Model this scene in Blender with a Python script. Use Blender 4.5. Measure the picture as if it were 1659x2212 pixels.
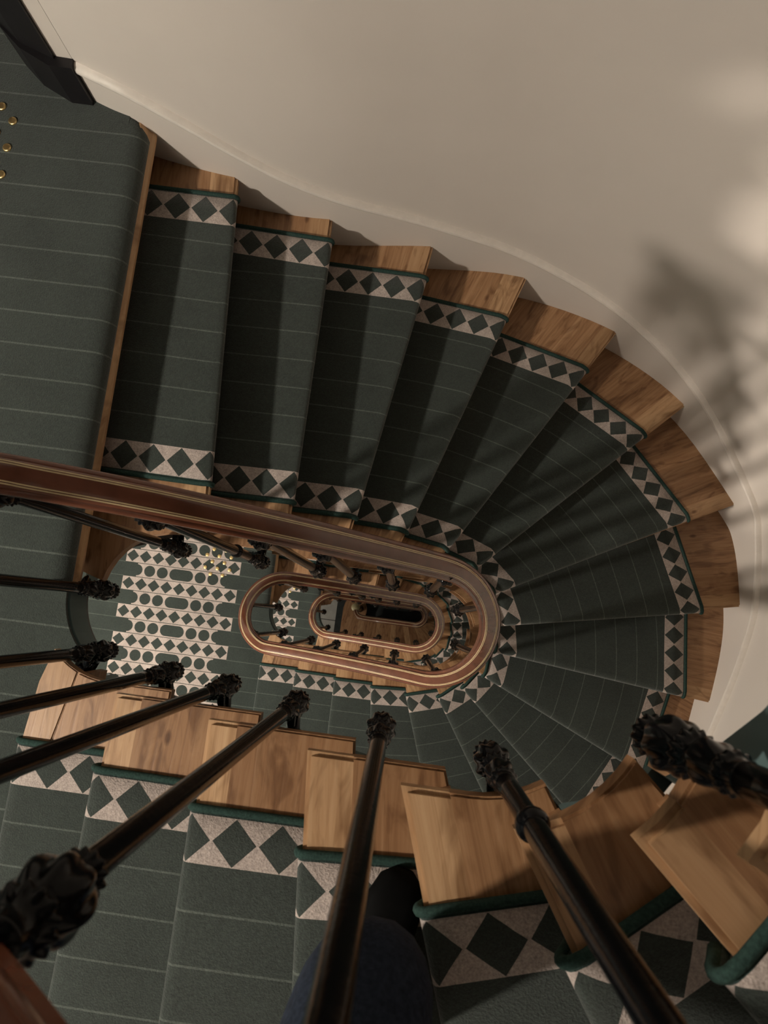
import bpy, bmesh, math, random
from mathutils import Vector, Matrix
random.seed(7)
SC = bpy.context.scene
COL = SC.collection
for o in list(bpy.data.objects):
    bpy.data.objects.remove(o)

# ------------------------------------------------------------------ camera
RISE = 0.17                       # one riser
F = 1600.0                        # focal length in pixels of the 1659 x 2212 frame
CAM_Z = 11.6 * RISE
cam_d = bpy.data.cameras.new('camera'); cam = bpy.data.objects.new('camera', cam_d); COL.objects.link(cam)
cam_d.sensor_fit = 'HORIZONTAL'; cam_d.sensor_width = 36.0; cam_d.lens = F * 36.0 / 1659.0
cam_d.clip_start = 0.01; cam_d.clip_end = 60
nad = Vector(((866 - 829.5) / F, -(1338 - 1106) / F, -1.0)).normalized()
cz = -nad; cxv = Vector((1, 0, 0)); cxv = (cxv - cxv.dot(cz) * cz).normalized(); cyv = cz.cross(cxv)
Rm = Matrix((cxv, cyv, cz))
Rm = Matrix.Rotation(math.radians(7.4), 3, 'Z') @ Rm
cam.matrix_world = Matrix.Translation((0, 0.038, CAM_Z)) @ Rm.to_4x4()
cam_d.dof.use_dof = True; cam_d.dof.focus_distance = 2.5; cam_d.dof.aperture_fstop = 12.0
SC.camera = cam

# ------------------------------------------------------------------ world, exposure
w = bpy.data.worlds.new('world'); SC.world = w; w.use_nodes = True
w.node_tree.nodes['Background'].inputs[0].default_value = (0.30, 0.27, 0.25, 1)
w.node_tree.nodes['Background'].inputs[1].default_value = 0.02
SC.view_settings.view_transform = 'Standard'; SC.view_settings.look = 'None'
SC.view_settings.gamma = 1.0; SC.view_settings.use_curve_mapping = False
SC.view_settings.exposure = 0.0
LAMP_XY = (-2.6, -1.25); LAMP_H = 2.3; LAMP_R = 0.085
LAMP_COL = (1.0, 0.90, 0.78); LAMP_STR = 1400.0
LAMP2_XY = (-1.62, 1.16); LAMP2_H = 2.05; HALL_FILL_STR = 350.0

# ------------------------------------------------------------------ node expression helper
class X:
    """wraps a float socket or number; arithmetic builds math nodes"""
    nt = None
    def __init__(s, v): s.v = v
    @staticmethod
    def op(o, *a):
        n = X.nt.nodes.new('ShaderNodeMath'); n.operation = o
        for i, q in enumerate(a):
            q = q.v if isinstance(q, X) else q
            if isinstance(q, (int, float)): n.inputs[i].default_value = q
            else: X.nt.links.new(q, n.inputs[i])
        return X(n.outputs[0])
    def __add__(s, o): return X.op('ADD', s, o)
    def __radd__(s, o): return X.op('ADD', o, s)
    def __sub__(s, o): return X.op('SUBTRACT', s, o)
    def __rsub__(s, o): return X.op('SUBTRACT', o, s)
    def __mul__(s, o): return X.op('MULTIPLY', s, o)
    def __rmul__(s, o): return X.op('MULTIPLY', o, s)
    def __truediv__(s, o): return X.op('DIVIDE', s, o)
    def __lt__(s, o): return X.op('LESS_THAN', s, o)
    def __gt__(s, o): return X.op('GREATER_THAN', s, o)
def xabs(a): return X.op('ABSOLUTE', a)
def fract(a): return X.op('FRACT', a)
def xmax(a, b): return X.op('MAXIMUM', a, b)
def xmin(a, b): return X.op('MINIMUM', a, b)
def xfloor(a): return X.op('FLOOR', a)
def hyp(a, b): return X.op('SQRT', a * a + b * b)
def inv(a): return 1.0 - a

def new_mat(name):
    m = bpy.data.materials.new(name); m.use_nodes = True
    X.nt = m.node_tree
    b = m.node_tree.nodes['Principled BSDF']
    return m, m.node_tree, b
def mixc(nt, fac, a, b):
    n = nt.nodes.new('ShaderNodeMix'); n.data_type = 'RGBA'
    if isinstance(fac, X): nt.links.new(fac.v, n.inputs[0])
    elif isinstance(fac, (int, float)): n.inputs[0].default_value = fac
    else: nt.links.new(fac, n.inputs[0])
    for i, c in ((6, a), (7, b)):
        if isinstance(c, tuple): n.inputs[i].default_value = (c[0], c[1], c[2], 1)
        else: nt.links.new(c, n.inputs[i])
    return n.outputs[2]
def noise(nt, vec=None, scale=5.0, detail=4.0, rough=0.55, dist=0.0):
    n = nt.nodes.new('ShaderNodeTexNoise'); n.inputs['Scale'].default_value = scale
    n.inputs['Detail'].default_value = detail; n.inputs['Roughness'].default_value = rough; n.inputs['Distortion'].default_value = dist
    if vec is not None: nt.links.new(vec, n.inputs['Vector'])
    return n.outputs['Fac']
def ramp(nt, fac, stops):
    n = nt.nodes.new('ShaderNodeValToRGB'); e = n.color_ramp.elements
    while len(e) < len(stops): e.new(0.5)
    for i, (p, c) in enumerate(stops):
        e[i].position = p; e[i].color = (c[0], c[1], c[2], 1)
    nt.links.new(fac, n.inputs[0]); return n.outputs[0]
def bump(nt, b, fac, strength, dist=0.01):
    n = nt.nodes.new('ShaderNodeBump'); n.inputs['Strength'].default_value = strength; n.inputs['Distance'].default_value = dist
    nt.links.new(fac, n.inputs['Height']); nt.links.new(n.outputs[0], b.inputs['Normal'])
def setb(b, rough=0.5, spec=0.5, metal=0.0, col=None, coat=None):
    b.inputs['Roughness'].default_value = rough; b.inputs['Specular IOR Level'].default_value = spec
    b.inputs['Metallic'].default_value = metal
    if col: b.inputs['Base Color'].default_value = (col[0], col[1], col[2], 1)
    if coat: b.inputs['Coat Weight'].default_value = coat
def texco(nt, out='Object'):
    return nt.nodes.new('ShaderNodeTexCoord').outputs[out]
def mapping(nt, vec, sc=(1, 1, 1), loc=None):
    n = nt.nodes.new('ShaderNodeMapping'); n.inputs['Scale'].default_value = sc
    nt.links.new(vec, n.inputs['Vector'])
    if loc is not None: nt.links.new(loc, n.inputs['Location'])
    return n.outputs[0]
def uvsep(nt, name):
    u = nt.nodes.new('ShaderNodeUVMap'); u.uv_map = name
    s = nt.nodes.new('ShaderNodeSeparateXYZ'); nt.links.new(u.outputs[0], s.inputs[0])
    return X(s.outputs[0]), X(s.outputs[1])

GREEN = (0.029, 0.0375, 0.032); LINEC = (0.074, 0.088, 0.076); BEIGE = (0.40, 0.335, 0.300); EDGE = (0.020, 0.042, 0.036)
def carpet_finish(nt, b, col):
    oc = texco(nt, 'Object')
    n1 = noise(nt, oc, 260, 2, 0.7); n2 = noise(nt, oc, 6, 4, 0.6)
    n3 = noise(nt, oc, 90, 3, 0.7)
    v = X(n1) * 1.3 + X(n2) * 0.8 + X(n3) * 0.8 - 0.45
    m = nt.nodes.new('ShaderNodeMix'); m.data_type = 'RGBA'; m.blend_type = 'MULTIPLY'; m.inputs[0].default_value = 1.0
    cb = nt.nodes.new('ShaderNodeCombineColor')
    for i in range(3): nt.links.new(v.v, cb.inputs[i])
    nt.links.new(col, m.inputs[6]); nt.links.new(cb.outputs[0], m.inputs[7])
    nt.links.new(m.outputs[2], b.inputs['Base Color'])
    setb(b, 0.95, 0.12); b.inputs['Sheen Weight'].default_value = 0.25; b.inputs['Sheen Roughness'].default_value = 0.6
    bump(nt, b, n1, 0.55, 0.004)
PITCH = 0.0945
def mat_runner():
    m, nt, b = new_mat('runner_carpet')
    ui, vi = uvsep(nt, 'inner'); uo, vo = uvsep(nt, 'outer')
    bw, e, p = 0.088, 0.010, 0.0865
    near_in = vi < vo
    v = xmin(vi, vo); u = ui * near_in + uo * inv(near_in)
    t = xabs(v - (e + bw / 2)) / (bw / 2)
    du = xabs(fract(u / p) - 0.5) * 2.0
    dia = (du + t * 0.97) < 0.95
    band = (v < e + bw) * (v > e)
    beige = band * inv(dia)
    edge = v < e
    st = xabs(fract((vi - (e + bw) + 0.01) / PITCH) - 0.5) > 0.5 - 0.022
    line = st * inv(v < e + bw)
    c = mixc(nt, line, GREEN, LINEC); c = mixc(nt, beige, c, BEIGE); c = mixc(nt, edge, c, EDGE)
    carpet_finish(nt, b, c); return m
def mat_landing():
    m, nt, b = new_mat('landing_carpet')
    s = nt.nodes.new('ShaderNodeSeparateXYZ'); nt.links.new(texco(nt, 'Object'), s.inputs[0])
    x, y = X(s.outputs[0]), X(s.outputs[1])
    yy = (y - 0.281) / PITCH; xx = xabs((x + 1.52) / 0.0878); t = fract(yy) - 0.5
    row = fract(xfloor(yy) / 2.0) > 0.25          # odd rows carry diamonds
    inpat = (y < 0.472) * (y > -1.04)
    du = xabs(fract(xx + 0.5) - 0.5) * 2.0
    dia = (du + xabs(t) * 2.0 / 0.92) < 0.95
    A = (xx < 4.5) * inv(dia)
    tt = t * (PITCH / 0.0878)
    c1 = hyp(xx - 1.5, tt) < 0.43; c2 = hyp(xx - 2.5, tt) < 0.43
    c3 = hyp(xmax(xx - 0.5, 0.0), tt) < 0.43; c4 = hyp(xmax(3.5 - xx, 0.0), tt) < 0.43
    dk = xmin(c1 + c2 + c3 + c4, 1.0)
    Bq = (xx < 3.5) * inv(dk)
    sep = xabs(t) > 0.478
    beige = (row * A + inv(row) * Bq) * inpat * inv(sep)
    inside = (xx < 4.5) * inpat
    line = (xabs(t) > 0.474) * inv(inside)
    c = mixc(nt, line, GREEN, LINEC); c = mixc(nt, beige, c, BEIGE)
    carpet_finish(nt, b, c); return m
def mat_wood(name, c0, c1, c2, rough=0.38):
    m, nt, b = new_mat(name)
    u = nt.nodes.new('ShaderNodeUVMap'); u.uv_map = 'grain'
    oi = nt.nodes.new('ShaderNodeObjectInfo')
    rnd = X(oi.outputs['Random'])
    loc = nt.nodes.new('ShaderNodeCombineXYZ'); nt.links.new((rnd * 37.0).v, loc.inputs[0]); nt.links.new((rnd * 91.0).v, loc.inputs[1])
    g = noise(nt, mapping(nt, u.outputs[0], (3.0, 55, 1), loc.outputs[0]), 1.0, 6, 0.65, 1.2)
    k = noise(nt, mapping(nt, u.outputs[0], (5, 16, 1), loc.outputs[0]), 1.0, 3, 0.5, 2.0)
    c = ramp(nt, g, [(0.28, c0), (0.5, c1), (0.72, c2)])
    hue = mixc(nt, rnd * 0.55, c, c0)
    stain = ramp(nt, k, [(0.32, (0.45, 0.38, 0.32)), (0.5, (1, 1, 1))])
    vo = nt.nodes.new('ShaderNodeTexVoronoi'); vo.inputs['Scale'].default_value = 1.0
    nt.links.new(mapping(nt, u.outputs[0], (5.5, 11, 1), loc.outputs[0]), vo.inputs['Vector'])
    kn = ramp(nt, vo.outputs['Distance'], [(0.045, (0.28, 0.2, 0.15)), (0.11, (1, 1, 1))])
    mm = nt.nodes.new('ShaderNodeMix'); mm.data_type = 'RGBA'; mm.blend_type = 'MULTIPLY'; mm.inputs[0].default_value = 0.75
    nt.links.new(hue, mm.inputs[6]); nt.links.new(stain, mm.inputs[7])
    m2 = nt.nodes.new('ShaderNodeMix'); m2.data_type = 'RGBA'; m2.blend_type = 'MULTIPLY'; m2.inputs[0].default_value = 0.8
    nt.links.new(mm.outputs[2], m2.inputs[6]); nt.links.new(kn, m2.inputs[7])
    nt.links.new(m2.outputs[2], b.inputs['Base Color']); setb(b, rough, 0.4)
    bump(nt, b, g, 0.25, 0.002); return m
def mat_simple(name, col, rough, spec=0.5, metal=0.0, nscale=0, namp=0.0, bmp=0.0, coat=None):
    m, nt, b = new_mat(name); setb(b, rough, spec, metal, col, coat)
    if nscale:
        n = noise(nt, texco(nt), nscale, 5, 0.6)
        lo = tuple(max(0, q * (1 - namp)) for q in col); hi = tuple(min(1, q * (1 + namp)) for q in col)
        nt.links.new(ramp(nt, n, [(0.3, lo), (0.7, hi)]), b.inputs['Base Color'])
        if bmp: bump(nt, b, n, bmp, 0.003)
    return m
M = {}
M['runner'] = mat_runner(); M['landing'] = mat_landing()
M['binding'] = mat_simple('carpet_binding', (0.022, 0.046, 0.039), 0.85, 0.15, nscale=220, namp=0.35, bmp=0.4)
M['wood'] = mat_wood('tread_pine', (0.19, 0.092, 0.042), (0.34, 0.185, 0.090), (0.45, 0.27, 0.145))
M['woodn'] = mat_wood('nosing_pine', (0.30, 0.165, 0.080), (0.47, 0.285, 0.150), (0.58, 0.38, 0.215))
M['rail'] = mat_simple('mahogany', (0.135, 0.047, 0.026), 0.2, 0.5, nscale=14, namp=0.25, coat=0.35)
M['inlay'] = mat_simple('inlay_wood', (0.66, 0.52, 0.30), 0.35, 0.5, nscale=60, namp=0.15)
M['iron'] = mat_simple('black_iron', (0.003, 0.003, 0.0035), 0.13, 0.13, nscale=90, namp=0.3, bmp=0.12)
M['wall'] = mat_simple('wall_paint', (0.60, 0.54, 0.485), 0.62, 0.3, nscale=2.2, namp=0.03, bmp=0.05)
M['trim'] = mat_simple('trim_paint', (0.70, 0.64, 0.58), 0.5, 0.35, nscale=30, namp=0.05)
M['teal'] = mat_simple('teal_paint', (0.080, 0.125, 0.125), 0.5, 0.4, nscale=8, namp=0.1)
M['black'] = mat_simple('black_paint', (0.008, 0.007, 0.008), 0.45, 0.35, nscale=20, namp=0.3)
M['brass'] = mat_simple('brass', (0.88, 0.64, 0.30), 0.36, 0.5, 1.0, nscale=50, namp=0.1)
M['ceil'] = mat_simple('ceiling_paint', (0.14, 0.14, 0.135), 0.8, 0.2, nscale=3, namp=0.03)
M['slate'] = mat_simple('dark_floor', (0.016, 0.019, 0.018), 0.6, 0.3, nscale=12, namp=0.4)
M['stone'] = mat_simple('pale_stone', (0.34, 0.33, 0.30), 0.6, 0.3, nscale=10, namp=0.12)
M['denim'] = mat_simple('denim', (0.017, 0.023, 0.037), 0.9, 0.15, nscale=160, namp=0.45, bmp=0.4)
M['shoe'] = mat_simple('shoe_leather', (0.002, 0.002, 0.002), 0.7, 0.08, nscale=60, namp=0.3)
M['shirt'] = mat_simple('dark_cotton', (0.012, 0.012, 0.014), 0.9, 0.1, nscale=120, namp=0.3)
M['skin'] = mat_simple('skin', (0.45, 0.27, 0.19), 0.55, 0.4, nscale=30, namp=0.08)
M['hair'] = mat_simple('hair', (0.02, 0.012, 0.008), 0.6, 0.4, nscale=80, namp=0.4)
M['newel'] = mat_simple('newel_cap_wood', (0.42, 0.36, 0.20), 0.35, 0.4, nscale=20, namp=0.1)
def mat_emit(name, col, s):
    m, nt, b = new_mat(name); setb(b, 0.4, 0.3, col=(0.8, 0.8, 0.8))
    b.inputs['Emission Color'].default_value = (*col, 1); b.inputs['Emission Strength'].default_value = s
    return m
M['lamp'] = mat_emit('lamp_glass', LAMP_COL, LAMP_STR)
M['hall_fill'] = mat_emit('hall_fill_glow', LAMP_COL, HALL_FILL_STR)  # glow for the added hall globe only; there is no sconce

# ------------------------------------------------------------------ object helpers
def mesh(name, verts, faces, mat, smooth=False, uvs=None, recalc=True):
    me = bpy.data.meshes.new(name); me.from_pydata([tuple(v) for v in verts], [], faces)
    if recalc:
        bm = bmesh.new(); bm.from_mesh(me); bmesh.ops.recalc_face_normals(bm, faces=bm.faces); bm.to_mesh(me); bm.free()
    me.materials.append(M[mat] if isinstance(mat, str) else mat)
    if uvs:
        for nm, f in uvs.items():
            l = me.uv_layers.new(name=nm)
            for lp in me.loops: l.data[lp.index].uv = f[lp.vertex_index]
    if smooth:
        for p in me.polygons: p.use_smooth = True
    return me
def link(name, me, parent=None, loc=(0, 0, 0), rotz=0.0):
    o = bpy.data.objects.new(name, me); COL.objects.link(o); o.location = loc; o.rotation_euler = (0, 0, rotz)
    if parent: o.parent = parent
    return o
def tag(o, label=None, cat=None, group=None, kind=None):
    if label: o['label'] = label
    if cat: o['category'] = cat
    if group: o['group'] = group
    if kind: o['kind'] = kind
    return o
def thing(name, label, cat, loc=(0, 0, 0), group=None):
    return tag(link(name, None, None, loc), label, cat, group)
def bm_obj(name, bm, mat, parent=None, smooth=False, loc=(0, 0, 0)):
    me = bpy.data.meshes.new(name); bmesh.ops.recalc_face_normals(bm, faces=bm.faces); bm.to_mesh(me); bm.free()
    me.materials.append(M[mat])
    if smooth:
        for p in me.polygons: p.use_smooth = True
    return link(name, me, parent, loc)
def grid_faces(nu, nv, cu=False, cv=False):
    f = []
    for i in range(nu if cu else nu - 1):
        for j in range(nv if cv else nv - 1):
            a, b = i * nv + j, i * nv + (j + 1) % nv
            c, d = ((i + 1) % nu) * nv + (j + 1) % nv, ((i + 1) % nu) * nv + j
            f.append((a, b, c, d))
    return f
def prism(poly, z0, z1):
    n = len(poly)
    v = [(p[0], p[1], z0) for p in poly] + [(p[0], p[1], z1) for p in poly]
    f = [tuple(range(n - 1, -1, -1)), tuple(range(n, 2 * n))] + [(i, (i + 1) % n, n + (i + 1) % n, n + i) for i in range(n)]
    return v, f
def lathe(prof, seg=24, mod=None):
    v = []; n = len(prof)
    for i, (r, z) in enumerate(prof):
        for j in range(seg):
            a = 2 * math.pi * j / seg
            rr = r * (1 + (mod(i, a) if mod else 0))
            v.append((rr * math.cos(a), rr * math.sin(a), z))
    f = grid_faces(n, seg, cv=True)
    f.append(tuple(range(seg))); f.append(tuple(range((n - 1) * seg, n * seg)))
    return v, f
def tube(pts, rad, seg=8, cap=True):
    pts = [Vector(p) for p in pts]; n = len(pts); v = []
    up = Vector((0, 0, 1)); prev = None
    for i, p in enumerate(pts):
        t = (pts[min(i + 1, n - 1)] - pts[max(i - 1, 0)]).normalized()
        a = prev if prev is not None else (up if abs(t.z) < 0.9 else Vector((1, 0, 0)))
        a = (a - a.dot(t) * t).normalized(); prev = a; b = t.cross(a)
        rr = rad[i] if isinstance(rad, (list, tuple)) else rad
        for j in range(seg):
            q = 2 * math.pi * j / seg
            v.append(p + rr * (math.cos(q) * a + math.sin(q) * b))
    f = grid_faces(n, seg, cv=True)
    if cap: f += [tuple(range(seg)), tuple(range((n - 1) * seg, n * seg))]
    return v, f
def cspline(pts, n):
    """Catmull-Rom through 2D points"""
    out = []; P = [Vector(p) for p in pts]; m = len(P)
    for i in range(m - 1):
        p0 = P[max(i - 1, 0)]; p1 = P[i]; p2 = P[i + 1]; p3 = P[min(i + 2, m - 1)]
        for j in range(n):
            t = j / n
            out.append(0.5 * ((2 * p1) + (p2 - p0) * t + (2 * p0 - 5 * p1 + 4 * p2 - p3) * t * t + (3 * p1 - p0 - 3 * p2 + p3) * t ** 3))
    out.append(P[-1]); return out

# ------------------------------------------------------------------ plan of the stair (one storey = 18 risers)
NR = 18; H = NR * RISE
WALL_PTS = [(-1.085, 1.432), (-0.95, 1.388), (-0.68, 1.346), (-0.40, 1.336), (-0.05, 1.371), (0.31, 1.376), (0.713, 1.274), (1.068, 1.060),
            (1.36, 0.713), (1.444, 0.562), (1.489, 0.290), (1.491, 0.10), (1.453, -0.155), (1.39, -0.44), (1.28, -0.72), (1.10, -1.01), (0.82, -1.24),
            (0.45, -1.37), (0.0, -1.38), (-0.5, -1.37), (-1.07, -1.38)]
WALLC = cspline(WALL_PTS, 6)
NW = {0: (-.872, .05), 1: (-.60, .2), 2: (-.388, .2), 3: (-.221, .2), 4: (-.07, .2), 5: (.067, .2), 6: (.185, .193), 7: (.268, .143), 8: (.325, .048),
      9: (.326, -.037), 10: (.293, -.114), 11: (.262, -.150), 12: (.17, -.197), 13: (.03, -.2), 14: (-.13, -.2), 15: (-.345, -.2), 16: (-.595, -.2), 17: (-.822, -.14)}
NO = {0: (-.894, 1.39), 1: (-.684, 1.352), 2: (-.396, 1.338), 3: (-.05, 1.369), 4: (.315, 1.377), 5: (.714, 1.277), 6: (1.058, 1.059), 7: (1.37, .712), 8: (1.493, .289),
      9: (1.454, -.155), 10: (1.34, -.58), 11: (1.14, -.955), 12: (.80, -1.19), 13: (.42, -1.37), 14: (-.02, -1.37), 15: (-.335, -1.37), 16: (-.63, -1.37), 17: (-.865, -1.37)}
CI = {0: (-.88, .36), 1: (-.611, .357), 2: (-.388, .357), 3: (-.198, .355), 4: (-.022, .348), 5: (.14, .321), 6: (.272, .28), 7: (.375, .198), 8: (.432, .07),
      9: (.45, -.05), 10: (.430, -.176), 11: (.352, -.258), 12: (.246, -.335), 13: (.082, -.364), 14: (-.115, -.363), 15: (-.345, -.36), 16: (-.605, -.358), 17: (-.86, -.36)}
CO = {0: (-.892, 1.268), 1: (-.677, 1.266), 2: (-.39, 1.247), 3: (-.064, 1.236), 4: (.249, 1.194), 5: (.602, 1.096), 6: (.90, .911), 7: (1.163, .616), 8: (1.313, .243),
      9: (1.325, -.139), 10: (1.22, -.528), 11: (1.03, -.860), 12: (.725, -1.075), 13: (.385, -1.24), 14: (-.03, -1.24), 15: (-.337, -1.24), 16: (-.627, -1.24), 17: (-.865, -1.24)}
class Well:
    """stadium-shaped stair well; tau runs downhill: 0..1 left-top arc, 1..2 far side, 2..3 right arc, 3..4 near side, 4..5 left-bottom arc"""
    def __init__(s, yT=0.2, yB=-0.2, xL=-0.68, xR=0.13):
        s.yT, s.yB, s.xL, s.xR = yT, yB, xL, xR; s.c = (yT + yB) / 2; s.a = (yT - yB) / 2
    def pos(s, tau, off=0.0):
        a = s.a - off; i = int(math.floor(tau)) % 5; q = tau - math.floor(tau)
        if i == 0:
            an = math.pi - q * math.pi / 2; return Vector((s.xL + a * math.cos(an), s.c + a * math.sin(an)))
        if i == 1: return Vector((s.xL + (s.xR - s.xL) * q, s.c + a))
        if i == 2:
            an = math.pi / 2 - q * math.pi; return Vector((s.xR + a * math.cos(an), s.c + a * math.sin(an)))
        if i == 3: return Vector((s.xR - (s.xR - s.xL) * q, s.c - a))
        an = -math.pi / 2 - q * math.pi / 2; return Vector((s.xL + a * math.cos(an), s.c + a * math.sin(an)))
    def nrm(s, tau):
        """unit vector pointing out of the well into the stair"""
        d = (s.pos(tau, -0.05) - s.pos(tau, 0.05)); return d.normalized()
    def tau_of(s, p):
        p = Vector(p); return min((i / 400.0 for i in range(2000)), key=lambda t: (s.pos(t) - p).length)
class Plan:
    def __init__(s, well, nw):
        s.well = well; s.nw = {k: Vector(v) for k, v in nw.items()}
        s.tau = {k: well.tau_of(v) for k, v in nw.items()}
        # arclength table
        s.N = 1500; s.len = [0.0]
        for i in range(1, s.N + 1):
            s.len.append(s.len[-1] + (well.pos(5 * i / s.N - 1e-6, .03) - well.pos(5 * (i - 1) / s.N + 1e-6, .03)).length)
    def arc(s, tau):
        n = math.floor(tau / 5.0); q = (tau - 5 * n) / 5.0 * s.N; i = min(int(q), s.N - 1)
        return n * s.len[-1] + s.len[i] + (s.len[i + 1] - s.len[i]) * (q - i)
    def level(s, tau):
        """risers below the landing at tau (float), linear along the nosing line"""
        ks = [(s.arc(s.tau[17] - 5), -1.0)] + [(s.arc(s.tau[k]), float(k)) for k in range(18)] + [(s.arc(s.tau[0] + 5), 18.0)] + [(s.arc(s.tau[1] + 5), 19.0)]
        a = s.arc(tau)
        for (a0, k0), (a1, k1) in zip(ks, ks[1:]):
            if a0 <= a <= a1: return k0 + (k1 - k0) * (a - a0) / (a1 - a0)
        return 0.0 if a < 0 else 18.0
    def zsm(s, tau):
        return -RISE * sum(s.level(min(max(tau + d, -0.4), 5.4)) for d in (-.3, -.2, -.1, 0, .1, .2, .3)) / 7
W0 = Well(); P0 = Plan(W0, NW)
NWD = dict(NW); NWD.update({6: (.19, .2), 7: (.285, .166), 8: (.316, .09), 9: (.305, .03), 10: (.272, -.012), 11: (.228, -.03), 12: (.188, -.035), 13: (.03, -.035), 14: (-.135, -.035),
                            15: (-.33, -.035), 16: (-.605, -.035), 17: (-.68, -.035)})
WD = Well(0.2, -0.035, -0.68, 0.20); PD = Plan(WD, NWD); PD.tau[0] = 0.16
PLANS = {'A': P0, 'B': P0, 'C': P0, 'D': PD}
ZTOP = {'A': H, 'B': 0.0, 'C': -H, 'D': -2 * H}
Z_GROUND = -3 * H

def isect(p, d, poly):
    """first hits of the line p + s d with a polyline -> list of points"""
    out = []
    for a, b in zip(poly, poly[1:]):
        e = b - a; den = d.x * e.y - d.y * e.x
        if abs(den) < 1e-12: continue
        r = a - p; t = (r.x * e.y - r.y * e.x) / den; u = (r.x * d.y - r.y * d.x) / den
        if -1e-6 <= u <= 1 + 1e-6: out.append((t, p + d * t))
    return out
def wall_param(p):
    best = (1e9, 0)
    for i, (a, b) in enumerate(zip(WALLC, WALLC[1:])):
        e = b - a; t = max(0, min(1, (p - a).dot(e) / e.length_squared)); q = (a + e * t - p).length
        if q < best[0]: best = (q, i + t)
    return best[1]
def wall_at(s):
    i = min(int(s), len(WALLC) - 2); return WALLC[i] + (WALLC[i + 1] - WALLC[i]) * (s - i)
WS = {k: wall_param(Vector(v)) for k, v in NO.items()}

# ------------------------------------------------------------------ the setting: walls, floors
Z0, Z1 = Z_GROUND - 0.1, H + 0.25
def wall_strip(name, pts, z0, z1, thick=0.12, mat='wall', side=1):
    P = [Vector(p) for p in pts]; n = len(P); v = []
    for z in (z0, z1):
        for i, p in enumerate(P):
            t = (P[min(i + 1, n - 1)] - P[max(i - 1, 0)]).normalized(); nn = Vector((-t.y, t.x)) * side
            v.append((p.x, p.y, z)); v.append((p.x + nn.x * thick, p.y + nn.y * thick, z))
    f = []
    m = 2 * n
    for i in range(n - 1):
        a = 2 * i
        f += [(a, a + 2, m + a + 2, m + a), (a + 1, m + a + 1, m + a + 3, a + 3), (m + a, m + a + 2, m + a + 3, m + a + 1), (a, a + 1, a + 3, a + 2)]
    f += [(0, m, m + 1, 1), (2 * n - 2, 2 * n - 1, m + 2 * n - 1, m + 2 * n - 2)]
    o = link(name, mesh(name, v, f, mat, smooth=False))
    return tag(o, kind='structure')
def smooth_angle(o, deg=35):
    me = o.data
    for p in me.polygons: p.use_smooth = True
    me.set_sharp_from_angle(angle=math.radians(deg))
wc = wall_strip('wall_curved', WALLC, Z0, Z1); smooth_angle(wc)
XW, YN, YS = -4.2, 1.44, -2.7
wall_strip('wall_south_return', [(-1.07, -1.38), (-1.07, YS)], Z0, Z1)
wall_strip('wall_south', [(-1.07, YS), (XW, YS)], Z0, Z1, mat='teal')
wall_strip('wall_west', [(XW, YS), (XW, 2.6)], Z0, Z1, mat='teal')
wall_strip('wall_north', [(-1.16, 1.437), (-1.086, 1.432)], Z0, Z1)
wall_strip('wall_doorway', [(XW, YN + .06), (-2.25, YN + .06)], Z0, Z1)
wall_strip('wall_lobby', [(XW, 2.6), (-1.0, 2.6)], Z0, Z1)
wall_strip('wall_lobby_end', [(-1.13, 2.6), (-1.13, 1.62)], Z0, Z1)
for nm, z in (('ceiling', H - 0.001),):
    v, f = prism([(XW - .12, YS - .2), (1.7, YS - .2), (1.7, 2.75), (XW - .12, 2.75)], Z1, Z1 + .1)
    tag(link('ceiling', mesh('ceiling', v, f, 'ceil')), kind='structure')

def landing_poly(inset=0.0):
    pts = [(XW + inset, YS + inset), (-1.07 - inset, YS + inset), (-1.07 - inset, -1.378 + inset), (-.835 - inset, -1.372 + inset), (-.83 - inset, -.36)]
    for i in range(9):
        an = math.radians(-136 - i * (48.0 / 8)); a = 0.2 + .004 + inset
        pts.append((-.68 + a * math.cos(an), a * math.sin(an)))
    pts += [(-.925 - inset, .03), (-.945 - inset, .36), (-.962 - inset, 1.389), (-1.0, 1.402), (-1.08, 1.427), (-1.12, 1.43), (-1.13, 1.50), (-1.14, 2.6 - inset), (XW + inset, 2.6 - inset)]
    return pts
LEVELS = [('L0', H), ('L1', 0.0), ('L2', -H), ('L3', -2 * H)]
LLAB = {'L0': 'uppermost landing above the viewer', 'L1': 'nearest landing', 'L2': 'second landing down', 'L3': 'lowest landing'}
for nm, z in LEVELS:
    v, f = prism(landing_poly(), -0.105, -0.001)
    fl = tag(link('floor', mesh('floor', v, f, 'teal'), None, (0, 0, z)), kind='structure')
    # timber nosing along the head of the flight
    a, b = Vector((-.911, .018)), Vector((-.932, 1.385)); n = Vector((1, 0.012)).normalized()
    prof = [(-.06, -.004), (-.008, -.004), (.014, -.034), (.027, -.040), (.027, -.052), (.014, -.058), (-.06, -.058)]
    vv = []
    for p in (a, b):
        for (q, zz) in prof: vv.append((p.x + n.x * q, p.y, zz))
    k = len(prof)
    ff = [(i, (i + 1) % k, k + (i + 1) % k, k + i) for i in range(k)] + [tuple(range(k)), tuple(range(2 * k - 1, k - 1, -1))]
    link('nosing_board', mesh('nosing_board', vv, ff, 'woodn', uvs={'grain': [(q[1], q[0] + q[2]) for q in vv]}), fl)
    # soffit of the landing
    v, f = prism([(p[0], p[1]) for p in landing_poly(0.002)], -0.12, -0.106)
    link('soffit', mesh('soffit', v, f, 'ceil'), fl)
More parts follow.
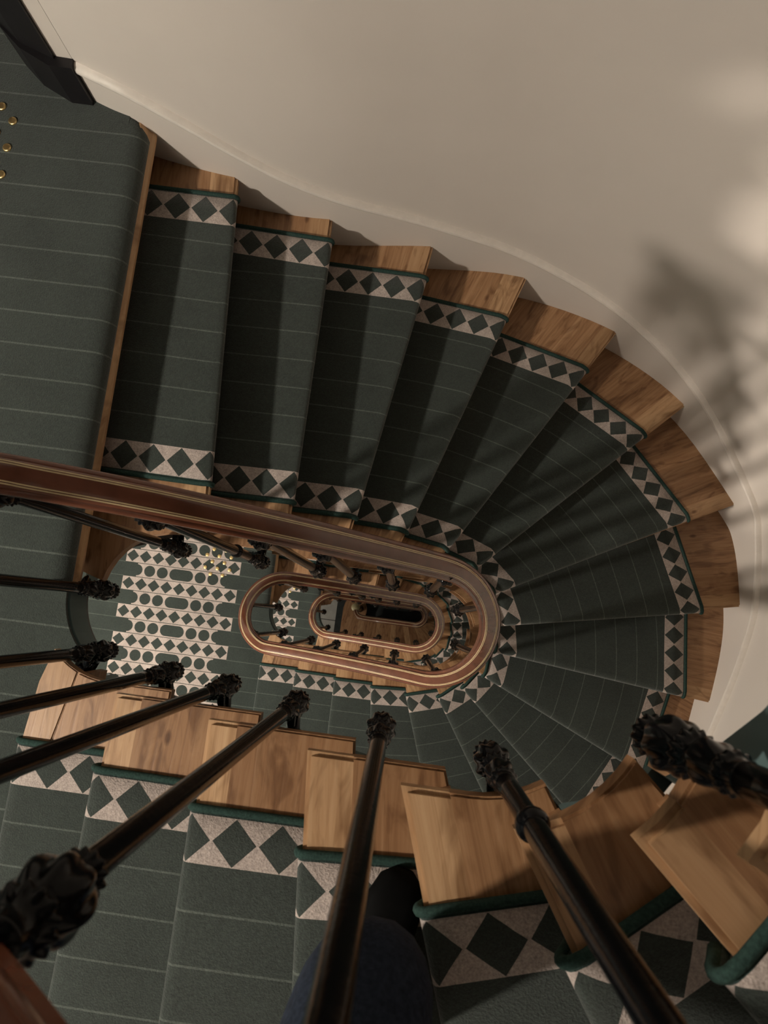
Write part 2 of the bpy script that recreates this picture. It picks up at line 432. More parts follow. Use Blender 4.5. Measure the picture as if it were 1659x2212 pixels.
# ground floor
v, f = prism([(XW, YS), (1.6, YS), (1.6, 1.45), (-1.0, 1.45), (-1.0, 2.6), (XW, 2.6)], Z_GROUND - 0.1, Z_GROUND)
gf = tag(link('floor', mesh('floor', v, f, 'slate')), kind='structure')
for ty in (-1.13, -.615, -.10, .415, .93):
    for tx in (-1.475, -1.99, -2.505, -3.02):
        bm = bmesh.new(); bmesh.ops.create_cube(bm, size=1, matrix=Matrix.Translation((tx + .2525, ty + .2525, Z_GROUND + .004)) @ Matrix.Diagonal((.505, .505, .010, 1)))
        bm_obj('tile', bm, 'stone', gf)

# ------------------------------------------------------------------ door casing at the landing
def door(z, n):
    d = tag(link('door_%d' % n, None, None, (0, 0, z)), kind='structure')
    v, f = prism([(-1.305, 1.515), (-1.24, 1.465), (-1.135, 1.425), (-1.135, 1.60), (-1.305, 1.66)], 0.0, 2.15)
    link('jamb', mesh('jamb', v, f, 'black'), d)
    v, f = prism([(-1.31, 1.512), (-1.24, 1.450), (-1.146, 1.404), (-1.082, 1.402), (-1.082, 1.431), (-1.132, 1.434), (-1.132, 1.48), (-1.31, 1.60)], 0.0, 0.16)
    link('plinth_block', mesh('plinth_block', v, f, 'black'), d)
    v, f = prism([(-2.25, 1.515), (-2.13, 1.515), (-2.13, 1.66), (-2.25, 1.66)], 0.0, 2.15)
    link('jamb', mesh('jamb', v, f, 'black'), d)
    v, f = prism([(-2.25, 1.515), (-1.117, 1.50), (-1.117, 1.66), (-2.25, 1.66)], 2.15, 2.30)
    link('lintel', mesh('lintel', v, f, 'black'), d)
    v, f = prism([(-2.25, 1.52), (-1.117, 1.505), (-1.117, 1.64), (-2.25, 1.64)], 2.30, 2.9)
    link('overdoor_panel', mesh('overdoor_panel', v, f, 'wall'), d)
for n, (nm, z) in enumerate(LEVELS[1:]): door(z, n + 1)

# ------------------------------------------------------------------ flights: treads, risers, string, soffit
BACK = 0.072; TH = 0.036
def nline(P, k):
    a = P.nw[k]; b = Vector(NO[k]); d = (b - a).normalized()
    n = Vector((d.y, -d.x))                      # downhill side
    ref = P.nw[min(k + 1, 17)] - P.nw[k] if k < 17 else P.nw[17] - P.nw[16]
    if n.dot(Vector(NO[min(k + 1, 17)]) - Vector(NO[min(k, 16)])) < 0: n = -n
    return a, b, d, n
def well_poly(P):
    return [P.well.pos(i / 40.0) for i in range(0, 201)]
def hit_well(P, p, d, poly, near):
    h = isect(p, d, poly)
    if not h: return near
    return min((q for t, q in h), key=lambda q: (q - near).length)
def seg_well(P, p, q):
    """points of the well edge strictly between p and q"""
    t0, t1 = P.well.tau_of(p), P.well.tau_of(q)
    n = max(2, int(abs(P.arc(t1) - P.arc(t0)) / 0.02))
    return [P.well.pos(t0 + (t1 - t0) * i / n) for i in range(1, n)]
def seg_wall(p, q):
    s0, s1 = wall_param(p), wall_param(q)
    n = 5
    return [wall_at(s0 + (s1 - s0) * i / n) for i in range(1, n)]
def board(name, poly, ztop, d, mat, parent, bev=0.007, joint=None):
    v, f = prism(poly, ztop - TH, ztop)
    bm = bmesh.new(); bv = [bm.verts.new(q) for q in v]
    for q in f: bm.faces.new([bv[i] for i in q])
    bmesh.ops.remove_doubles(bm, verts=bm.verts, dist=0.0006)
    bmesh.ops.recalc_face_normals(bm, faces=bm.faces)
    ed = [e for e in bm.edges if all(abs(x.co.z - ztop) < 1e-5 for x in e.verts) or all(abs(x.co.z - ztop + TH) < 1e-5 for x in e.verts)]
    if joint:
        ja, jd = joint[0], (joint[1] - joint[0]).normalized()
        onj = lambda c: abs((c.x - ja.x) * jd.y - (c.y - ja.y) * jd.x) < 2e-3
        ed = [e for e in ed if not all(onj(x.co) for x in e.verts)]
    bmesh.ops.bevel(bm, geom=ed, offset=bev, segments=2, affect='EDGES', clamp_overlap=True)
    uv = bm.loops.layers.uv.new('grain'); d = Vector((d.x, d.y))
    for fc in bm.faces:
        for lp in fc.loops:
            c = lp.vert.co; lp[uv].uv = (c.x * d.x + c.y * d.y, -c.x * d.y + c.y * d.x + c.z)
    me = bpy.data.meshes.new(name); bm.to_mesh(me); bm.free(); me.materials.append(M[mat])
    for p in me.polygons: p.use_smooth = True
    me.set_sharp_from_angle(angle=math.radians(30))
    return link(name, me, parent)
FLAB = {'A': 'topmost timber flight curving past the viewer\'s feet', 'B': 'broad timber flight winding down from the nearest landing',
        'C': 'third timber flight seen inside the middle handrail loop', 'D': 'lowest timber flight ending at the newel post'}
WALL_OUT = 0.02
def tback(P, t):
    a0 = P.arc(t); q = t
    while P.arc(q) > a0 - .062 and q > .02: q -= .004
    return q
def build_flight(fl):
    P = PLANS[fl]; z0 = ZTOP[fl]; root = thing('staircase', FLAB[fl], 'staircase')
    wp = well_poly(P)
    wallo = WALLC
    for k in range(1, 18):
        z = z0 - k * RISE
        a, b, d, n = nline(P, k); a2, b2, d2, n2 = nline(P, k - 1)
        # back line: under the tread above
        pb = a2 - n2 * BACK
        bw = hit_well(P, pb, d2, wp, a2 - n2 * BACK)
        if k == 1: bw = Vector((-.96, .03))
        hb = isect(pb, d2, wallo); bo = max(hb, key=lambda q: q[0])[1] if hb else b2 - n2 * BACK
        if k == 1: bo = Vector((-.985, 1.395))
        wdt = 0.055 + 0.03 * random.random()
        pf = a - n * wdt
        mw = hit_well(P, pf, d, wp, a - n * wdt); hm = isect(pf, d, wallo); mo = max(hm, key=lambda q: q[0])[1] if hm else b - n * wdt
        if fl == 'D' and k == 17:
            poly = [(-.865, -1.37), (-.865, -.2), (-.86, .10), (-.84, .19), (-.78, .255), (-.70, .28), (-.62, .268), (-.55, .215), (-.515, .14), (-.512, .07), (-.53, .01), (-.55, -.035), bw, bo]
            t = board('tread', [Vector(q) for q in poly], z, d, 'wood', root); continue
        if k == 17:   # rounded corner next to the landing
            mw = Vector((-.755, -.186))
            front = [a, Vector((-.845, -.22)), Vector((-.86, -.36)), b] + seg_wall(b, mo) + [mo, Vector((-.79, -.36)), mw] + seg_well(P, mw, a)
        else:
            front = [a, b] + seg_wall(b, mo) + [mo, mw] + seg_well(P, mw, a)
        main = [mw, mo] + seg_wall(mo, bo) + [bo, bw] + seg_well(P, bw, mw)
        if k == 17: main = [mw, Vector((-.79, -.36)), mo] + seg_wall(mo, bo) + [bo, bw] + seg_well(P, bw, mw)
        if k == 1: main = [mw, mo] + seg_wall(mo, bo) + [bo, Vector((-.97, .36)), Vector((-.95, .06))] + [P.well.pos(.12 + (1.0 - .12) * i / 8) for i in range(8)] + seg_well(P, Vector((-.68, .2)), mw)
        t = board('tread', main, z, d, 'wood', root, 0.004, (mw, mo))
        board('nosing_board', front, z, d, 'woodn', t, 0.008 if k < 17 else .003, (mw, mo))
    for k in range(0, 18):
        z = z0 - k * RISE
        a, b, d, n = nline(P, k)
        p = a + d * 0.05 - n * 0.056; q = b - n * 0.056
        if k == 0: p, q = Vector((-.955, .08)), Vector((-.965, 1.385))
        if fl == 'D' and k == 17: p = Vector((-.82, -.1))
        v, f = prism([p, q, q - n * .018, p - n * .018], z - RISE - .002, z - TH + .001)
        link('riser', mesh('riser', v, f, 'wood', uvs={'grain': [(q_[0] * d.x + q_[1] * d.y, q_[2]) for q_ in v]}), root)
    # string: stepped top, smooth underside
    v = []; taus = []
    off = -0.036
    t0, t1 = P.tau[0], (P.tau[17] if fl != 'D' else P.tau[17])
    for k in range(1, 18):
        ta, tb = tback(P, P.tau[k - 1]), tback(P, P.tau[k])
        m = max(2, int((P.arc(tb) - P.arc(ta)) / .03))
        for i in range(m + 1):
            tt = ta + (tb - ta) * i / m
            taus.append((tt + (1e-4 if i == 0 else -1e-4 if i == m else 0), z0 - k * RISE - TH + .001, k))
    for tt, zt, k in taus:
        lv_ = -P.zsm(tt) / RISE; zb = z0 + P.zsm(tt) - (.08 + .28 * max(0.0, min(1.0, lv_ / 3)) ** 1.3)
        for o_, zz in ((off, zt), (off - .03, zt), (off - .03, min(zb, zt - .02)), (off, min(zb, zt - .02))):
            q = P.well.pos(max(tt, .001), o_); v.append((q.x, q.y, max(zz, Z_GROUND + .001)))
    f = grid_faces(len(taus), 4, cv=True) + [(0, 1, 2, 3), tuple(range(len(v) - 4, len(v)))]
    so = link('string', mesh('string', v, f, 'teal'), root); smooth_angle(so, 30)
    # plaster soffit
    v = []; rows = 0
    for k in range(0, 18):
        a, b, d, n = nline(P, k)
        zz = max(z0 - k * RISE - ((.26, .34, .38)[k] if k < 3 else .39), Z_GROUND + .002)
        for i in range(5):
            q = (a + d * .085) * (1 - i / 4) + (b + d * -.002) * (i / 4); v.append((q.x, q.y, zz))
        rows += 1
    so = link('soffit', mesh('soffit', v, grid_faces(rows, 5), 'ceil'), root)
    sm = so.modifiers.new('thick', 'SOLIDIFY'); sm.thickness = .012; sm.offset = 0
    return root
for fl in 'ABCD': build_flight(fl)

# ------------------------------------------------------------------ raking skirting along the curved wall
def wall_off(s, o):
    p = wall_at(s); q = wall_at(min(s + .3, len(WALLC) - 1.001)) - wall_at(max(s - .3, 0)); t = q.normalized()
    return p + Vector((t.y, -t.x)) * o
for fl in 'ABCD':
    z0 = ZTOP[fl]
    ks = [(wall_param(Vector((-1.08, 1.43))), -0.06)] + [(WS[k], float(k)) for k in range(18)] + [(wall_param(Vector((-1.065, -1.38))), 17.95)]
    def lev(s):
        for (s0, k0), (s1, k1) in zip(ks, ks[1:]):
            if s0 <= s <= s1: return k0 + (k1 - k0) * (s - s0) / max(s1 - s0, 1e-6)
        return 0.0 if s < ks[0][0] else 17.95
    def levs(s): return sum(lev(s + q * 1.0) for q in (-3, -2, -1, 0, 1, 2, 3)) / 7
    n = 150; smax = len(WALLC) - 1.01
    v = []; vb = []
    ta, tb = .012, .022
    for i in range(n + 1):
        s = smax * i / n; zt = z0 - RISE * levs(s) + .135
        zb = z0 - RISE * levs(s) - .30
        for o_, zz in ((-.01, zt), (ta, zt), (ta, zb), (-.01, zb)):
            q = wall_off(s, o_); vb.append((q.x, q.y, zz))
        for j in range(7):
            an = -math.pi / 2 + math.pi * j / 6
            q = wall_off(s, (ta - .004 + .013 * math.cos(an)) if an < 1.0 else (.008 if an < 1.4 else -.006)); v.append((q.x, q.y, zt - .002 + .017 * math.sin(an)))
    bo = tag(link('baseboard_curved', mesh('baseboard_curved', vb, grid_faces(n + 1, 4, cv=True) + [(0, 1, 2, 3), tuple(range(len(vb) - 4, len(vb)))], 'wall')), kind='structure'); smooth_angle(bo)
    mo = link('bead_moulding', mesh('bead_moulding', v, grid_faces(n + 1, 7) + [tuple(range(7)), tuple(range(len(v) - 7, len(v)))], 'trim'), bo); smooth_angle(mo, 50)

# ------------------------------------------------------------------ stair runners
RLAB = {'A': 'dark green carpet runner with diamond borders at the viewer\'s feet', 'B': 'dark green diamond-bordered carpet runner on the broad winding flight',
        'C': 'dark green diamond-bordered carpet runner one storey below the broad flight', 'D': 'dark green diamond-bordered runner on the lowest flight above the newel'}
CT = 0.011
def build_runner(fl):
    P = PLANS[fl]; z0 = ZTOP[fl]; root = thing('stair_runner', RLAB[fl], 'carpet')
    for k in range(1, 18):
        z = z0 - k * RISE
        a, b, d, n = nline(P, k); a2, b2, d2, n2 = nline(P, k - 1)
        fi, fo = Vector(CI[k]), Vector(CO[k]); bi, bo = Vector(CI[k - 1]) - n2 * .055, Vector(CO[k - 1]) - n2 * .055
        if k == 1: bi, bo = Vector((-.954, .36)), Vector((-.962, 1.268))
        # (forward offset from nosing, z) of the rolled front edge
        R_ = .016
        roll = [(-.022, CT)] + [(-.0095 + R_ * math.sin(q), CT - R_ + R_ * math.cos(q)) for q in [math.radians(x) for x in (20, 45, 70, 95, 120, 145)]] + [(-.012, -.034), (-.03, -.042), (-.050, -.048), (-.0545, -.06), (-.0545, -RISE + CT + .004)]
        nv = 14; nb = 7
        rows = []
        Lin = (fi - bi).length; Lout = (fo - bo).length
        for i in range(nb):
            t = i / nb
            rows.append([(bi.lerp(fi - n * .022, t)).to_3d() + Vector((0, 0, z + CT)), (bo.lerp(fo - n * .022, t)).to_3d() + Vector((0, 0, z + CT)), t * (Lin - .022), t * (Lout - .022)])
        acc = 0; prev = roll[0]
        for (q, zz) in roll:
            acc += math.hypot(q - prev[0], zz - prev[1]); prev = (q, zz)
            rows.append([(fi + n * q).to_3d() + Vector((0, 0, z + zz)), (fo + n * q).to_3d() + Vector((0, 0, z + zz)), Lin - .022 + acc, Lout - .022 + acc])
        verts = []; uvi = []; uvo = []
        wid = (fo - fi).length
        ph = random.random() * .3
        for (pi, po, li, lo) in rows:
            L = (po - pi).length
            for j in range(nv + 1):
                s = j / nv
                verts.append(pi.lerp(po, s))
                uvi.append((li - Lin + ph * .05 + 8.65 + .043, s * L)); uvo.append((lo - Lout + 8.65 + .043 + ph * .05, (1 - s) * L))
        me = mesh('runner_section', verts, grid_faces(len(rows), nv + 1), 'runner', True, {'inner': uvi, 'outer': uvo}, recalc=False)
        if me.polygons[0].normal.z < 0: me.flip_normals()
        o = link('runner_section', me, root)
        sm = o.modifiers.new('thick', 'SOLIDIFY'); sm.thickness = .008; sm.offset = -1
        for side in (0, 1):
            pts = [r[side] + Vector((0, 0, -.003)) for r in rows][:-4]
            v, f = tube(pts, .0080, 8)
            me = mesh('binding', v, f, 'binding', True)
            link('binding', me, o)
    return root
for fl in 'ABCD': build_runner(fl)

# ------------------------------------------------------------------ landing carpets
CLAB = {'L0': 'dark green landing carpet on the storey above the viewer', 'L1': 'plain striped part of dark green carpet on the nearest landing',
        'L2': 'green landing carpet patterned with beige diamonds and circles, fully seen through the well', 'L3': 'small glimpse of patterned green carpet inside the first handrail loop'}
for nm, z in LEVELS[1:]:
    sx = -.11 if nm == 'L1' else 0.0             # this landing's carpet is laid a little further back
    root = tag(link('landing_carpet', None, None, (sx, 0, z)), CLAB[nm], 'carpet')
    poly = [((min(p[0], -.958) if p[1] > .02 else p[0]) - sx, p[1]) for p in landing_poly(.006)]
    v, f = prism(poly, 0.0, .012)
    link('carpet_field', mesh('carpet_field', v, f, 'landing'), root)
    # roll over the head of the flight
    prof = [(-.07, .0125), (-.044, .0125), (-.028, .0095), (-.014, .002), (-.004, -.010), (.001, -.024), (.001, -.036), (-.006, -.041), (-.03, -.041), (-.07, -.03)]
    vv = []; A_, B_ = Vector((-.912, .012)), Vector((-.930, 1.392)); nr = 24
    for i in range(nr + 1):
        t = i / nr; p = A_.lerp(B_, t)
        sh = .0
        e = (1 - t) * (B_ - A_).length
        if e < .05: sh = .03 * (1 - math.sqrt(max(0, 1 - ((.05 - e) / .05) ** 2)))
        for (q, zz) in prof: vv.append((p.x + q + .012 - sh - sx, p.y, zz))
    k = len(prof)
    o = link('carpet_edge', mesh('carpet_edge', vv, grid_faces(nr + 1, k, cv=True) + [tuple(range(k)), tuple(range(len(vv) - k, len(vv)))], 'landing'), root); smooth_angle(o, 60)

# ------------------------------------------------------------------ railing
rail = thing('stair_railing', 'mahogany handrail with pale inlay lines on black cast iron balusters', 'railing')
path = []                                       # (position, normal across, up)
RW = {id(P0): Well(.19, -.19, -.655, .105), id(PD): Well(.19, -.008, -.655, .175)}
def add_path(P, ta, tb, z0, step=.018):
    rw = RW[id(P)]
    n = max(2, int((P.arc(tb) - P.arc(ta)) / step))
    for i in range(n):
        t = ta + (tb - ta) * i / n; q = (rw if t > 1.5 else RW[id(P0)]).pos(t)
        path.append(Vector((q.x, q.y, z0 + P.zsm(t) + RAIL_H)))
RAIL_H = 0.925
add_path(P0, 0.0, 5.0, ZTOP['A'])
add_path(P0, 0.0, 5.0, ZTOP['B'])
add_path(P0, 0.0, 5.0, ZTOP['C'])
add_path(PD, 0.0, 3.62, ZTOP['D'])
zl = path[-1].z
for (x_, y_) in cspline([(-.36, -.008), (-.45, -.006), (-.53, .0), (-.585, .03), (-.61, .09)], 5):
    zl -= .006; path.append(Vector((x_, y_, zl)))
# smooth joints
for _ in range(3):
    path = [path[0]] + [(path[i - 1] + path[i] * 2 + path[i + 1]) / 4 for i in range(1, len(path) - 1)] + [path[-1]]
def frame(i):
    t = (path[min(i + 1, len(path) - 1)] - path[max(i - 1, 0)]).normalized()
    nn = t.cross(Vector((0, 0, 1))).normalized(); up = nn.cross(t); return nn, up
def sweep(prof, closed=True):
    v = []
    for i, p in enumerate(path):
        nn, up = frame(i)
        for (x_, y_) in prof: v.append(p + nn * x_ + up * y_)
    k = len(prof)
    return v, grid_faces(len(path), k, cv=closed) + [tuple(range(k)), tuple(range(len(v) - k, len(v)))]
half = [(0, .0235), (.008, .0232), (.0165, .0222), (.0222, .0200), (.0238, .0165), (.0252, .0135), (.0300, .0130), (.0338, .0090), (.0350, .002), (.0330, -.007), (.027, -.014), (.022, -.017), (.021, -.027), (.016, -.030)]
prof = half + [(-x_, y_) for (x_, y_) in reversed(half[1:])]
v, f = sweep(prof)
hr = link('handrail', mesh('handrail', v, f, 'rail'), rail); smooth_angle(hr, 50)
def ytop(x_):
    x_ = abs(x_)
    for (xa, ya), (xb, yb) in zip(half, half[1:]):
        if xa <= x_ <= xb: return ya + (yb - ya) * (x_ - xa) / (xb - xa)
for c in (-.0192, -.0152, .0152, .0192):
    w_ = .0011
    pr = [(c - w_, ytop(c - w_) + .0005), (c + w_, ytop(c + w_) + .0005), (c + w_, ytop(c + w_) - .001), (c - w_, ytop(c - w_) - .001)]
    v, f = sweep(pr); o = link('inlay', mesh('inlay', v, f, 'inlay'), hr); smooth_angle(o, 30)

# balusters (origin on the axis at the lower tip)
def beads(nb, amp): return lambda i, a: 0
BOSS_PROF = [(.002, -.004), (.012, -.002), (.019, .006), (.0225, .016), (.0225, .026), (.018, .036), (.0145, .042), (.0195, .049), (.0245, .058), (.0275, .072), (.0285, .088), (.0265, .102), (.0215, .114), (.0175, .121),
             (.0215, .127), (.0235, .135), (.0215, .143), (.017, .149), (.0155, .155), (.0195, .163), (.0215, .175), (.0205, .190), (.0175, .205), (.0160, .214), (.0190, .220), (.0190, .228), (.0155, .235), (.0145, .25)]
def win(z, lo, hi): return max(0.0, math.sin(math.pi * (z - lo) / (hi - lo))) if lo < z < hi else 0.0
def refine(pr, n=3): return [(max(p.x, .001), p.y) for p in cspline(pr, n)]
BOSS_R = refine(BOSS_PROF)
def boss_mod(i, a):
    z = BOSS_R[i][1]
    return (.10 * win(z, .045, .118) * math.cos(8 * a + z * 30) + .09 * win(z, .004, .036) * math.cos(14 * a) + .10 * win(z, .121, .149) * math.cos(16 * a)
            + .09 * win(z, .156, .214) * math.cos(6 * a - z * 40) + .06 * win(z, .215, .235) * math.cos(14 * a))
vb, fb = lathe(BOSS_R, 64, boss_mod); ME_BOSS = mesh('lower_boss', vb, fb, 'iron', True)
CAP_PROF = [(.0125, 0), (.017, .006), (.019, .012), (.015, .019), (.014, .024), (.021, .032), (.026, .045), (.0275, .058), (.026, .070), (.021, .080), (.018, .085), (.0225, .091), (.0235, .098), (.018, .105), (.0155, .112), (.016, .128)]
CAP_R = refine(CAP_PROF)
def cap_mod(i, a):
    z = CAP_R[i][1]
    return .10 * win(z, .024, .085) * math.cos(8 * a + z * 30) + .10 * win(z, .002, .019) * math.cos(14 * a) + .10 * win(z, .086, .105) * math.cos(14 * a)
vb, fb = lathe(CAP_R, 64, cap_mod); ME_CAP = mesh('capital', vb, fb, 'iron', True)
vb, fb = lathe([(.0115, 0), (.016, .004), (.0195, .010), (.020, .017), (.0185, .024), (.0155, .029), (.0125, .033)], 20); ME_RING = mesh('ring', vb, fb, 'iron', True)
# bracket pointing along +x from the boss to the string
bp = [(0.0, 0, .080), (.014, 0, .075), (.030, 0, .062), (.044, 0, .052), (.056, 0, .052), (.066, 0, .056)]
vb, fb = tube([Vector(p) for p in bp], [.014, .0135, .012, .0115, .013, .017], 12)
rz, rf = lathe([(.004, -.010), (.012, -.010), (.020, -.006), (.028, -.004), (.031, 0.0), (.030, .004)], 24, lambda i, a: .08 * math.cos(8 * a) if i in (3, 4) else 0)
for p in rz: pass
n0 = len(vb); vb = list(vb) + [Vector((.066 + p[2], p[0], p[1] + .056)) for p in rz]; fb = list(fb) + [tuple(i + n0 for i in q) for q in rf]
# leaf scroll under the bracket
lv, lf = tube([Vector(p) for p in [(.012, 0, .11), (.024, 0, .118), (.038, 0, .112), (.048, 0, .098), (.046, 0, .084), (.036, 0, .084)]], [.010, .010, .009, .008, .007, .004], 10)
n0 = len(vb); vb += lv; fb += [tuple(i + n0 for i in q) for q in lf]
ME_BR = mesh('bracket', vb, fb, 'iron', True)
SH = {}
def shaft_mesh(L):
    L = round(L, 3)
    if L not in SH:
        pr = [(.0145, .24), (.0142, .30), (.0136, L * .5), (.0125, L - .13), (.0125, L - .122)]
        v_, f_ = lathe(pr, 20); SH[L] = mesh('baluster', v_, f_, 'iron', True)
    return SH[L], L
def baluster(P, tau, z0, hang=.36, ring=False):
    q = P.well.pos(tau, .028); nn = P.well.nrm(tau); zl_ = z0 + P.zsm(tau); zb = zl_ - hang
    me, L = shaft_mesh(RAIL_H - .028 + hang)
    b = link('baluster', me, rail, (q.x, q.y, zb), math.atan2(nn.y, nn.x))
    link('lower_boss', ME_BOSS, b); link('bracket', ME_BR, b); link('capital', ME_CAP, b, (0, 0, L - .126))
    if ring: link('ring', ME_RING, b, (0, 0, .44))
def tx(P, x_, far): return (1 + (x_ - P.well.xL) / (P.well.xR - P.well.xL)) if far else (3 + (P.well.xR - x_) / (P.well.xR - P.well.xL))
for fl in 'ABCD':
    P = PLANS[fl]; z0 = ZTOP[fl]
    baluster(P0, 0.04, z0, .25); baluster(P0, .84, z0, .32)
    for i, x_ in enumerate((-.50, -.317, -.195, -.05, .11)): baluster(P, tx(P, x_, True), z0, ring=(fl == 'B' and i == 0))
    for t in (2.27, 2.60, 2.92): baluster(P, t, z0, .36 if t < 2.9 else .42, ring=(fl == 'A'))
    for x_ in (-.012, -.205, -.395, -.575):
        if fl == 'D' and x_ < -.3: continue
        baluster(P, tx(P, x_, False), z0, .40)
    if fl != 'D': baluster(P0, 4.355, z0, .27)
# newel at the foot
nz = Z_GROUND + RISE
v, f = lathe([(.05, 0), (.05, .06), (.036, .09), (.028, .16), (.034, .30), (.040, .45), (.030, .66), (.036, .74), (.045, .78), (.045, zl - nz - .03)], 24)
nw_ = link('newel_post', mesh('newel_post', v, f, 'iron', True), rail, (-.61, .115, nz))
v, f = lathe([(.02, -.035), (.05, -.03), (.056, -.01), (.056, .012), (.048, .022), (.024, .028), (.012, .032), (.001, .034)], 28)
link('newel_cap', mesh('newel_cap', v, f, 'newel', True), nw_, (0, 0, zl - nz))

# ------------------------------------------------------------------ brass tactile studs
v, f = lathe([(.0128, 0), (.0128, .002), (.0118, .0042), (.0095, .0052), (.0070, .0050), (.0045, .0054), (.001, .0056)], 20)
ME_STUD = mesh('tactile_stud', v, f, 'brass', True)
def studs(z, x0, ylo, yhi, yref, lab, grp, ncol=3):
    i = 0; y = yref
    while y - .0853 / 2 > ylo: y -= .0853 / 2; i -= 1
    while y < yhi:
        cols = (0, 2, 4) if i % 2 == 0 else (1, 3)
        for c in cols[:ncol]:
            o = link('tactile_stud', ME_STUD, None, (x0 - c * .0418, y, z + .012)); tag(o, lab, 'stud', grp)
        y += .0853 / 2; i += 1
studs(0, -1.309, .93, 1.37, 1.24, 'round brass stud set in the plain carpet of the nearest landing', 'brass studs on the nearest landing', 1)
studs(-H, -1.198, .165, .56, .217, 'round brass stud set in the patterned carpet of the second landing', 'brass studs on the second landing')
studs(-2 * H, -1.190, .165, .25, .222, 'tiny brass stud on the lowest landing carpet inside the handrail loop', 'brass studs on the lowest landing')

# ------------------------------------------------------------------ lamps (one globe per landing, above the frame)
def globe(nm, lab, xy, z, rad, mat):
    t = thing('ceiling_lamp', lab, 'lamp', (xy[0], xy[1], z))
    bm = bmesh.new(); bmesh.ops.create_uvsphere(bm, u_segments=20, v_segments=12, radius=rad); bm_obj('lamp_globe', bm, mat, t, True)
    v, f = lathe([(.012, rad * .95), (.012, rad + .30), (.05, rad + .31), (.05, rad + .345)], 16)
    link('lamp_stem', mesh('lamp_stem', v, f, 'brass', True), t)
for nm, z in LEVELS[1:]:
    globe(nm, 'lit glass globe lamp hanging over the %s' % LLAB[nm], LAMP_XY, z + LAMP_H, LAMP_R, 'lamp')

# ------------------------------------------------------------------ the viewer
def skinned(name, verts, edges, radii, mat, parent, root=0, sub=2):
    me = bpy.data.meshes.new(name); me.from_pydata(verts, edges, []); o = link(name, me, parent)
    me.materials.append(M[mat])
    sk = o.modifiers.new('skin', 'SKIN'); sk.use_smooth_shade = True
    for i, r_ in enumerate(radii):
        d_ = me.skin_vertices[0].data[i]; d_.radius = r_ if isinstance(r_, tuple) else (r_, r_); d_.use_root = (i == root)
    sb = o.modifiers.new('sub', 'SUBSURF'); sb.levels = sub; sb.render_levels = sub
    return o
pr = thing('person', 'person in dark blue jeans and black shoes standing on the nearest treads', 'person', (0, 0, 0))
trv = [(.14, -.80, 1.56), (.014, -.74, 1.50), (-.016, -.50, 1.33), (.014, -.322, 1.150), (.024, -.42, .96), (.044, -.55, .78),
       (.235, -.80, 1.50), (.285, -.74, 1.33), (.315, -.66, 1.22), (.325, -.74, 1.05), (.33, -.80, .95), (.14, -.80, 1.66)]
skinned('trousers', trv, [(0, 1), (1, 2), (2, 3), (3, 4), (4, 5), (0, 6), (6, 7), (7, 8), (8, 9), (9, 10), (0, 11)],
        [(.12, .10), .095, .092, .074, .060, .050, .085, .076, .064, .060, .050, (.13, .10)], 'denim', pr)
skinned('shirt', [(.14, -.80, 1.60), (.14, -.76, 1.76), (.135, -.68, 1.92), (.13, -.60, 2.06), (-.04, -.60, 2.04), (-.12, -.50, 1.84), (-.075, -.28, 1.93), (.30, -.60, 2.04), (.36, -.46, 1.86), (.19, -.24, 1.95)],
        [(0, 1), (1, 2), (2, 3), (3, 4), (4, 5), (5, 6), (3, 7), (7, 8), (8, 9)], [(.14, .11), (.15, .11), (.15, .11), (.09, .08), .065, .05, .04, .065, .05, .04], 'shirt', pr)
hv = [(.13, -.58, 2.10), (.125, -.53, 2.18), (.12, -.48, 2.27), (.115, -.44, 2.36)]
hd = skinned('body', hv, [(0, 1), (1, 2), (2, 3)], [.05, .055, (.085, .095), (.075, .085)], 'skin', pr)
skinned('hair', [(.118, -.50, 2.34), (.115, -.47, 2.41), (.12, -.55, 2.28)], [(0, 1), (0, 2)], [.09, .07, .075], 'hair', pr)
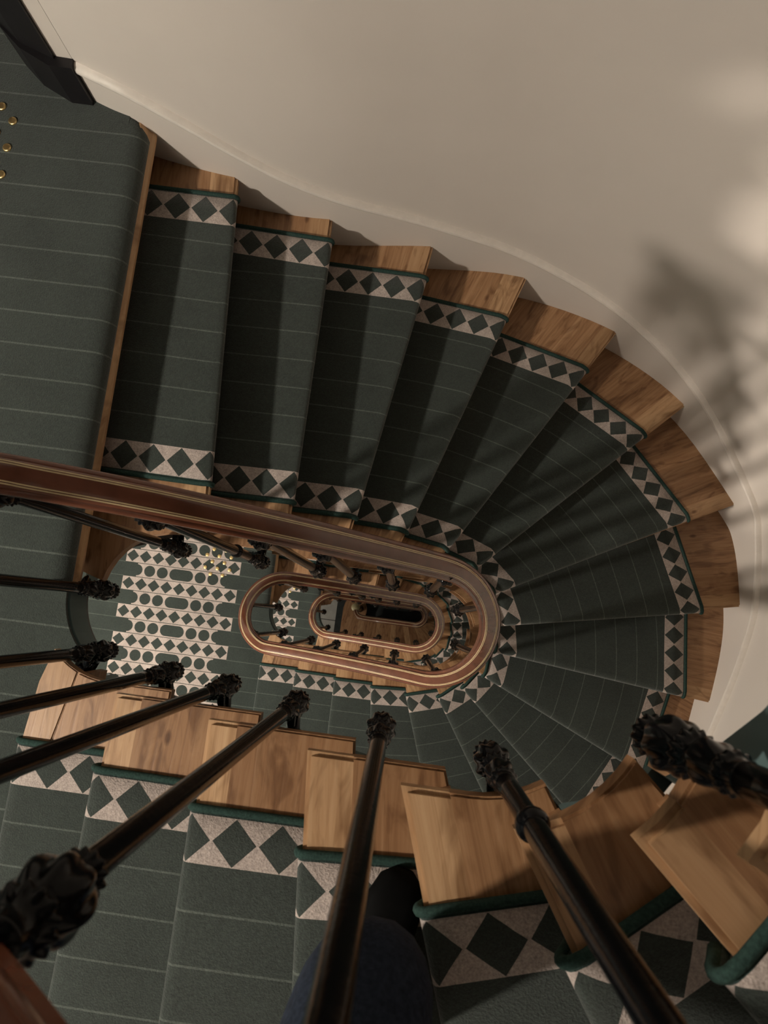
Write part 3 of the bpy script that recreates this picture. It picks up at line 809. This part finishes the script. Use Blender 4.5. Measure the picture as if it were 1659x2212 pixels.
for sgn, wr in ((-1, (-.075, -.27, 1.935)), (1, (.19, -.23, 1.955))):
    wv = Vector(wr); fw = Vector((-.15 * sgn, 1, .18)).normalized(); sd = Vector((1, .15 * sgn, 0)).normalized()
    hvv = [wv, wv + fw * .045, wv + fw * .085]; he = [(0, 1), (1, 2)]; hr_ = [.024, (.036, .016), (.038, .014)]
    for j, (o_, L) in enumerate(((-.028, .07), (-.010, .08), (.009, .076), (.027, .06))):
        b0 = len(hvv); r0 = wv + fw * .092 + sd * o_
        hvv += [r0, r0 + fw * L * .5 + Vector((0, 0, -.004)), r0 + fw * L * .85 + Vector((0, 0, -.022))]; he += [(2, b0), (b0, b0 + 1), (b0 + 1, b0 + 2)]; hr_ += [.0085, .008, .0065]
    b0 = len(hvv); r0 = wv + fw * .05 - sd * sgn * -.034
    hvv += [r0, r0 + fw * .035 + sd * sgn * .02, r0 + fw * .062 + sd * sgn * .022]; he += [(1, b0), (b0, b0 + 1), (b0 + 1, b0 + 2)]; hr_ += [.011, .010, .0075]
    skinned('hand', hvv, he, hr_, 'skin', pr, 0, 1)
def shoe(loc, rot):
    secs = [(-.125, .030, .055), (-.10, .038, .085), (-.05, .038, .085), (.0, .039, .070), (.05, .046, .052), (.10, .047, .042), (.135, .036, .032), (.150, .016, .018)]
    v_ = []
    for (y_, w_, h_) in secs:
        for j in range(14):
            a_ = 2 * math.pi * j / 14; x_ = w_ * math.copysign(abs(math.cos(a_)) ** .7, math.cos(a_)); zz = h_ / 2 * (1 + math.copysign(abs(math.sin(a_)) ** .8, math.sin(a_)))
            v_.append((x_, y_, zz))
    f_ = grid_faces(len(secs), 14, cv=True) + [tuple(range(14)), tuple(range(len(v_) - 14, len(v_)))]
    o = link('shoe', mesh('shoe', v_, f_, 'shoe', True), pr, loc, rot)
    return o
shoe((.024, -.505, 4 * RISE + .0125), -.22); shoe((.345, -.76, 5 * RISE + .0125), -.35)

globe('L4', 'unseen globe light added to brighten the ground floor hall', LAMP_XY, Z_GROUND + LAMP_H, LAMP_R, 'hall_fill')  # unseen fill light, added so the lowest flight is not black
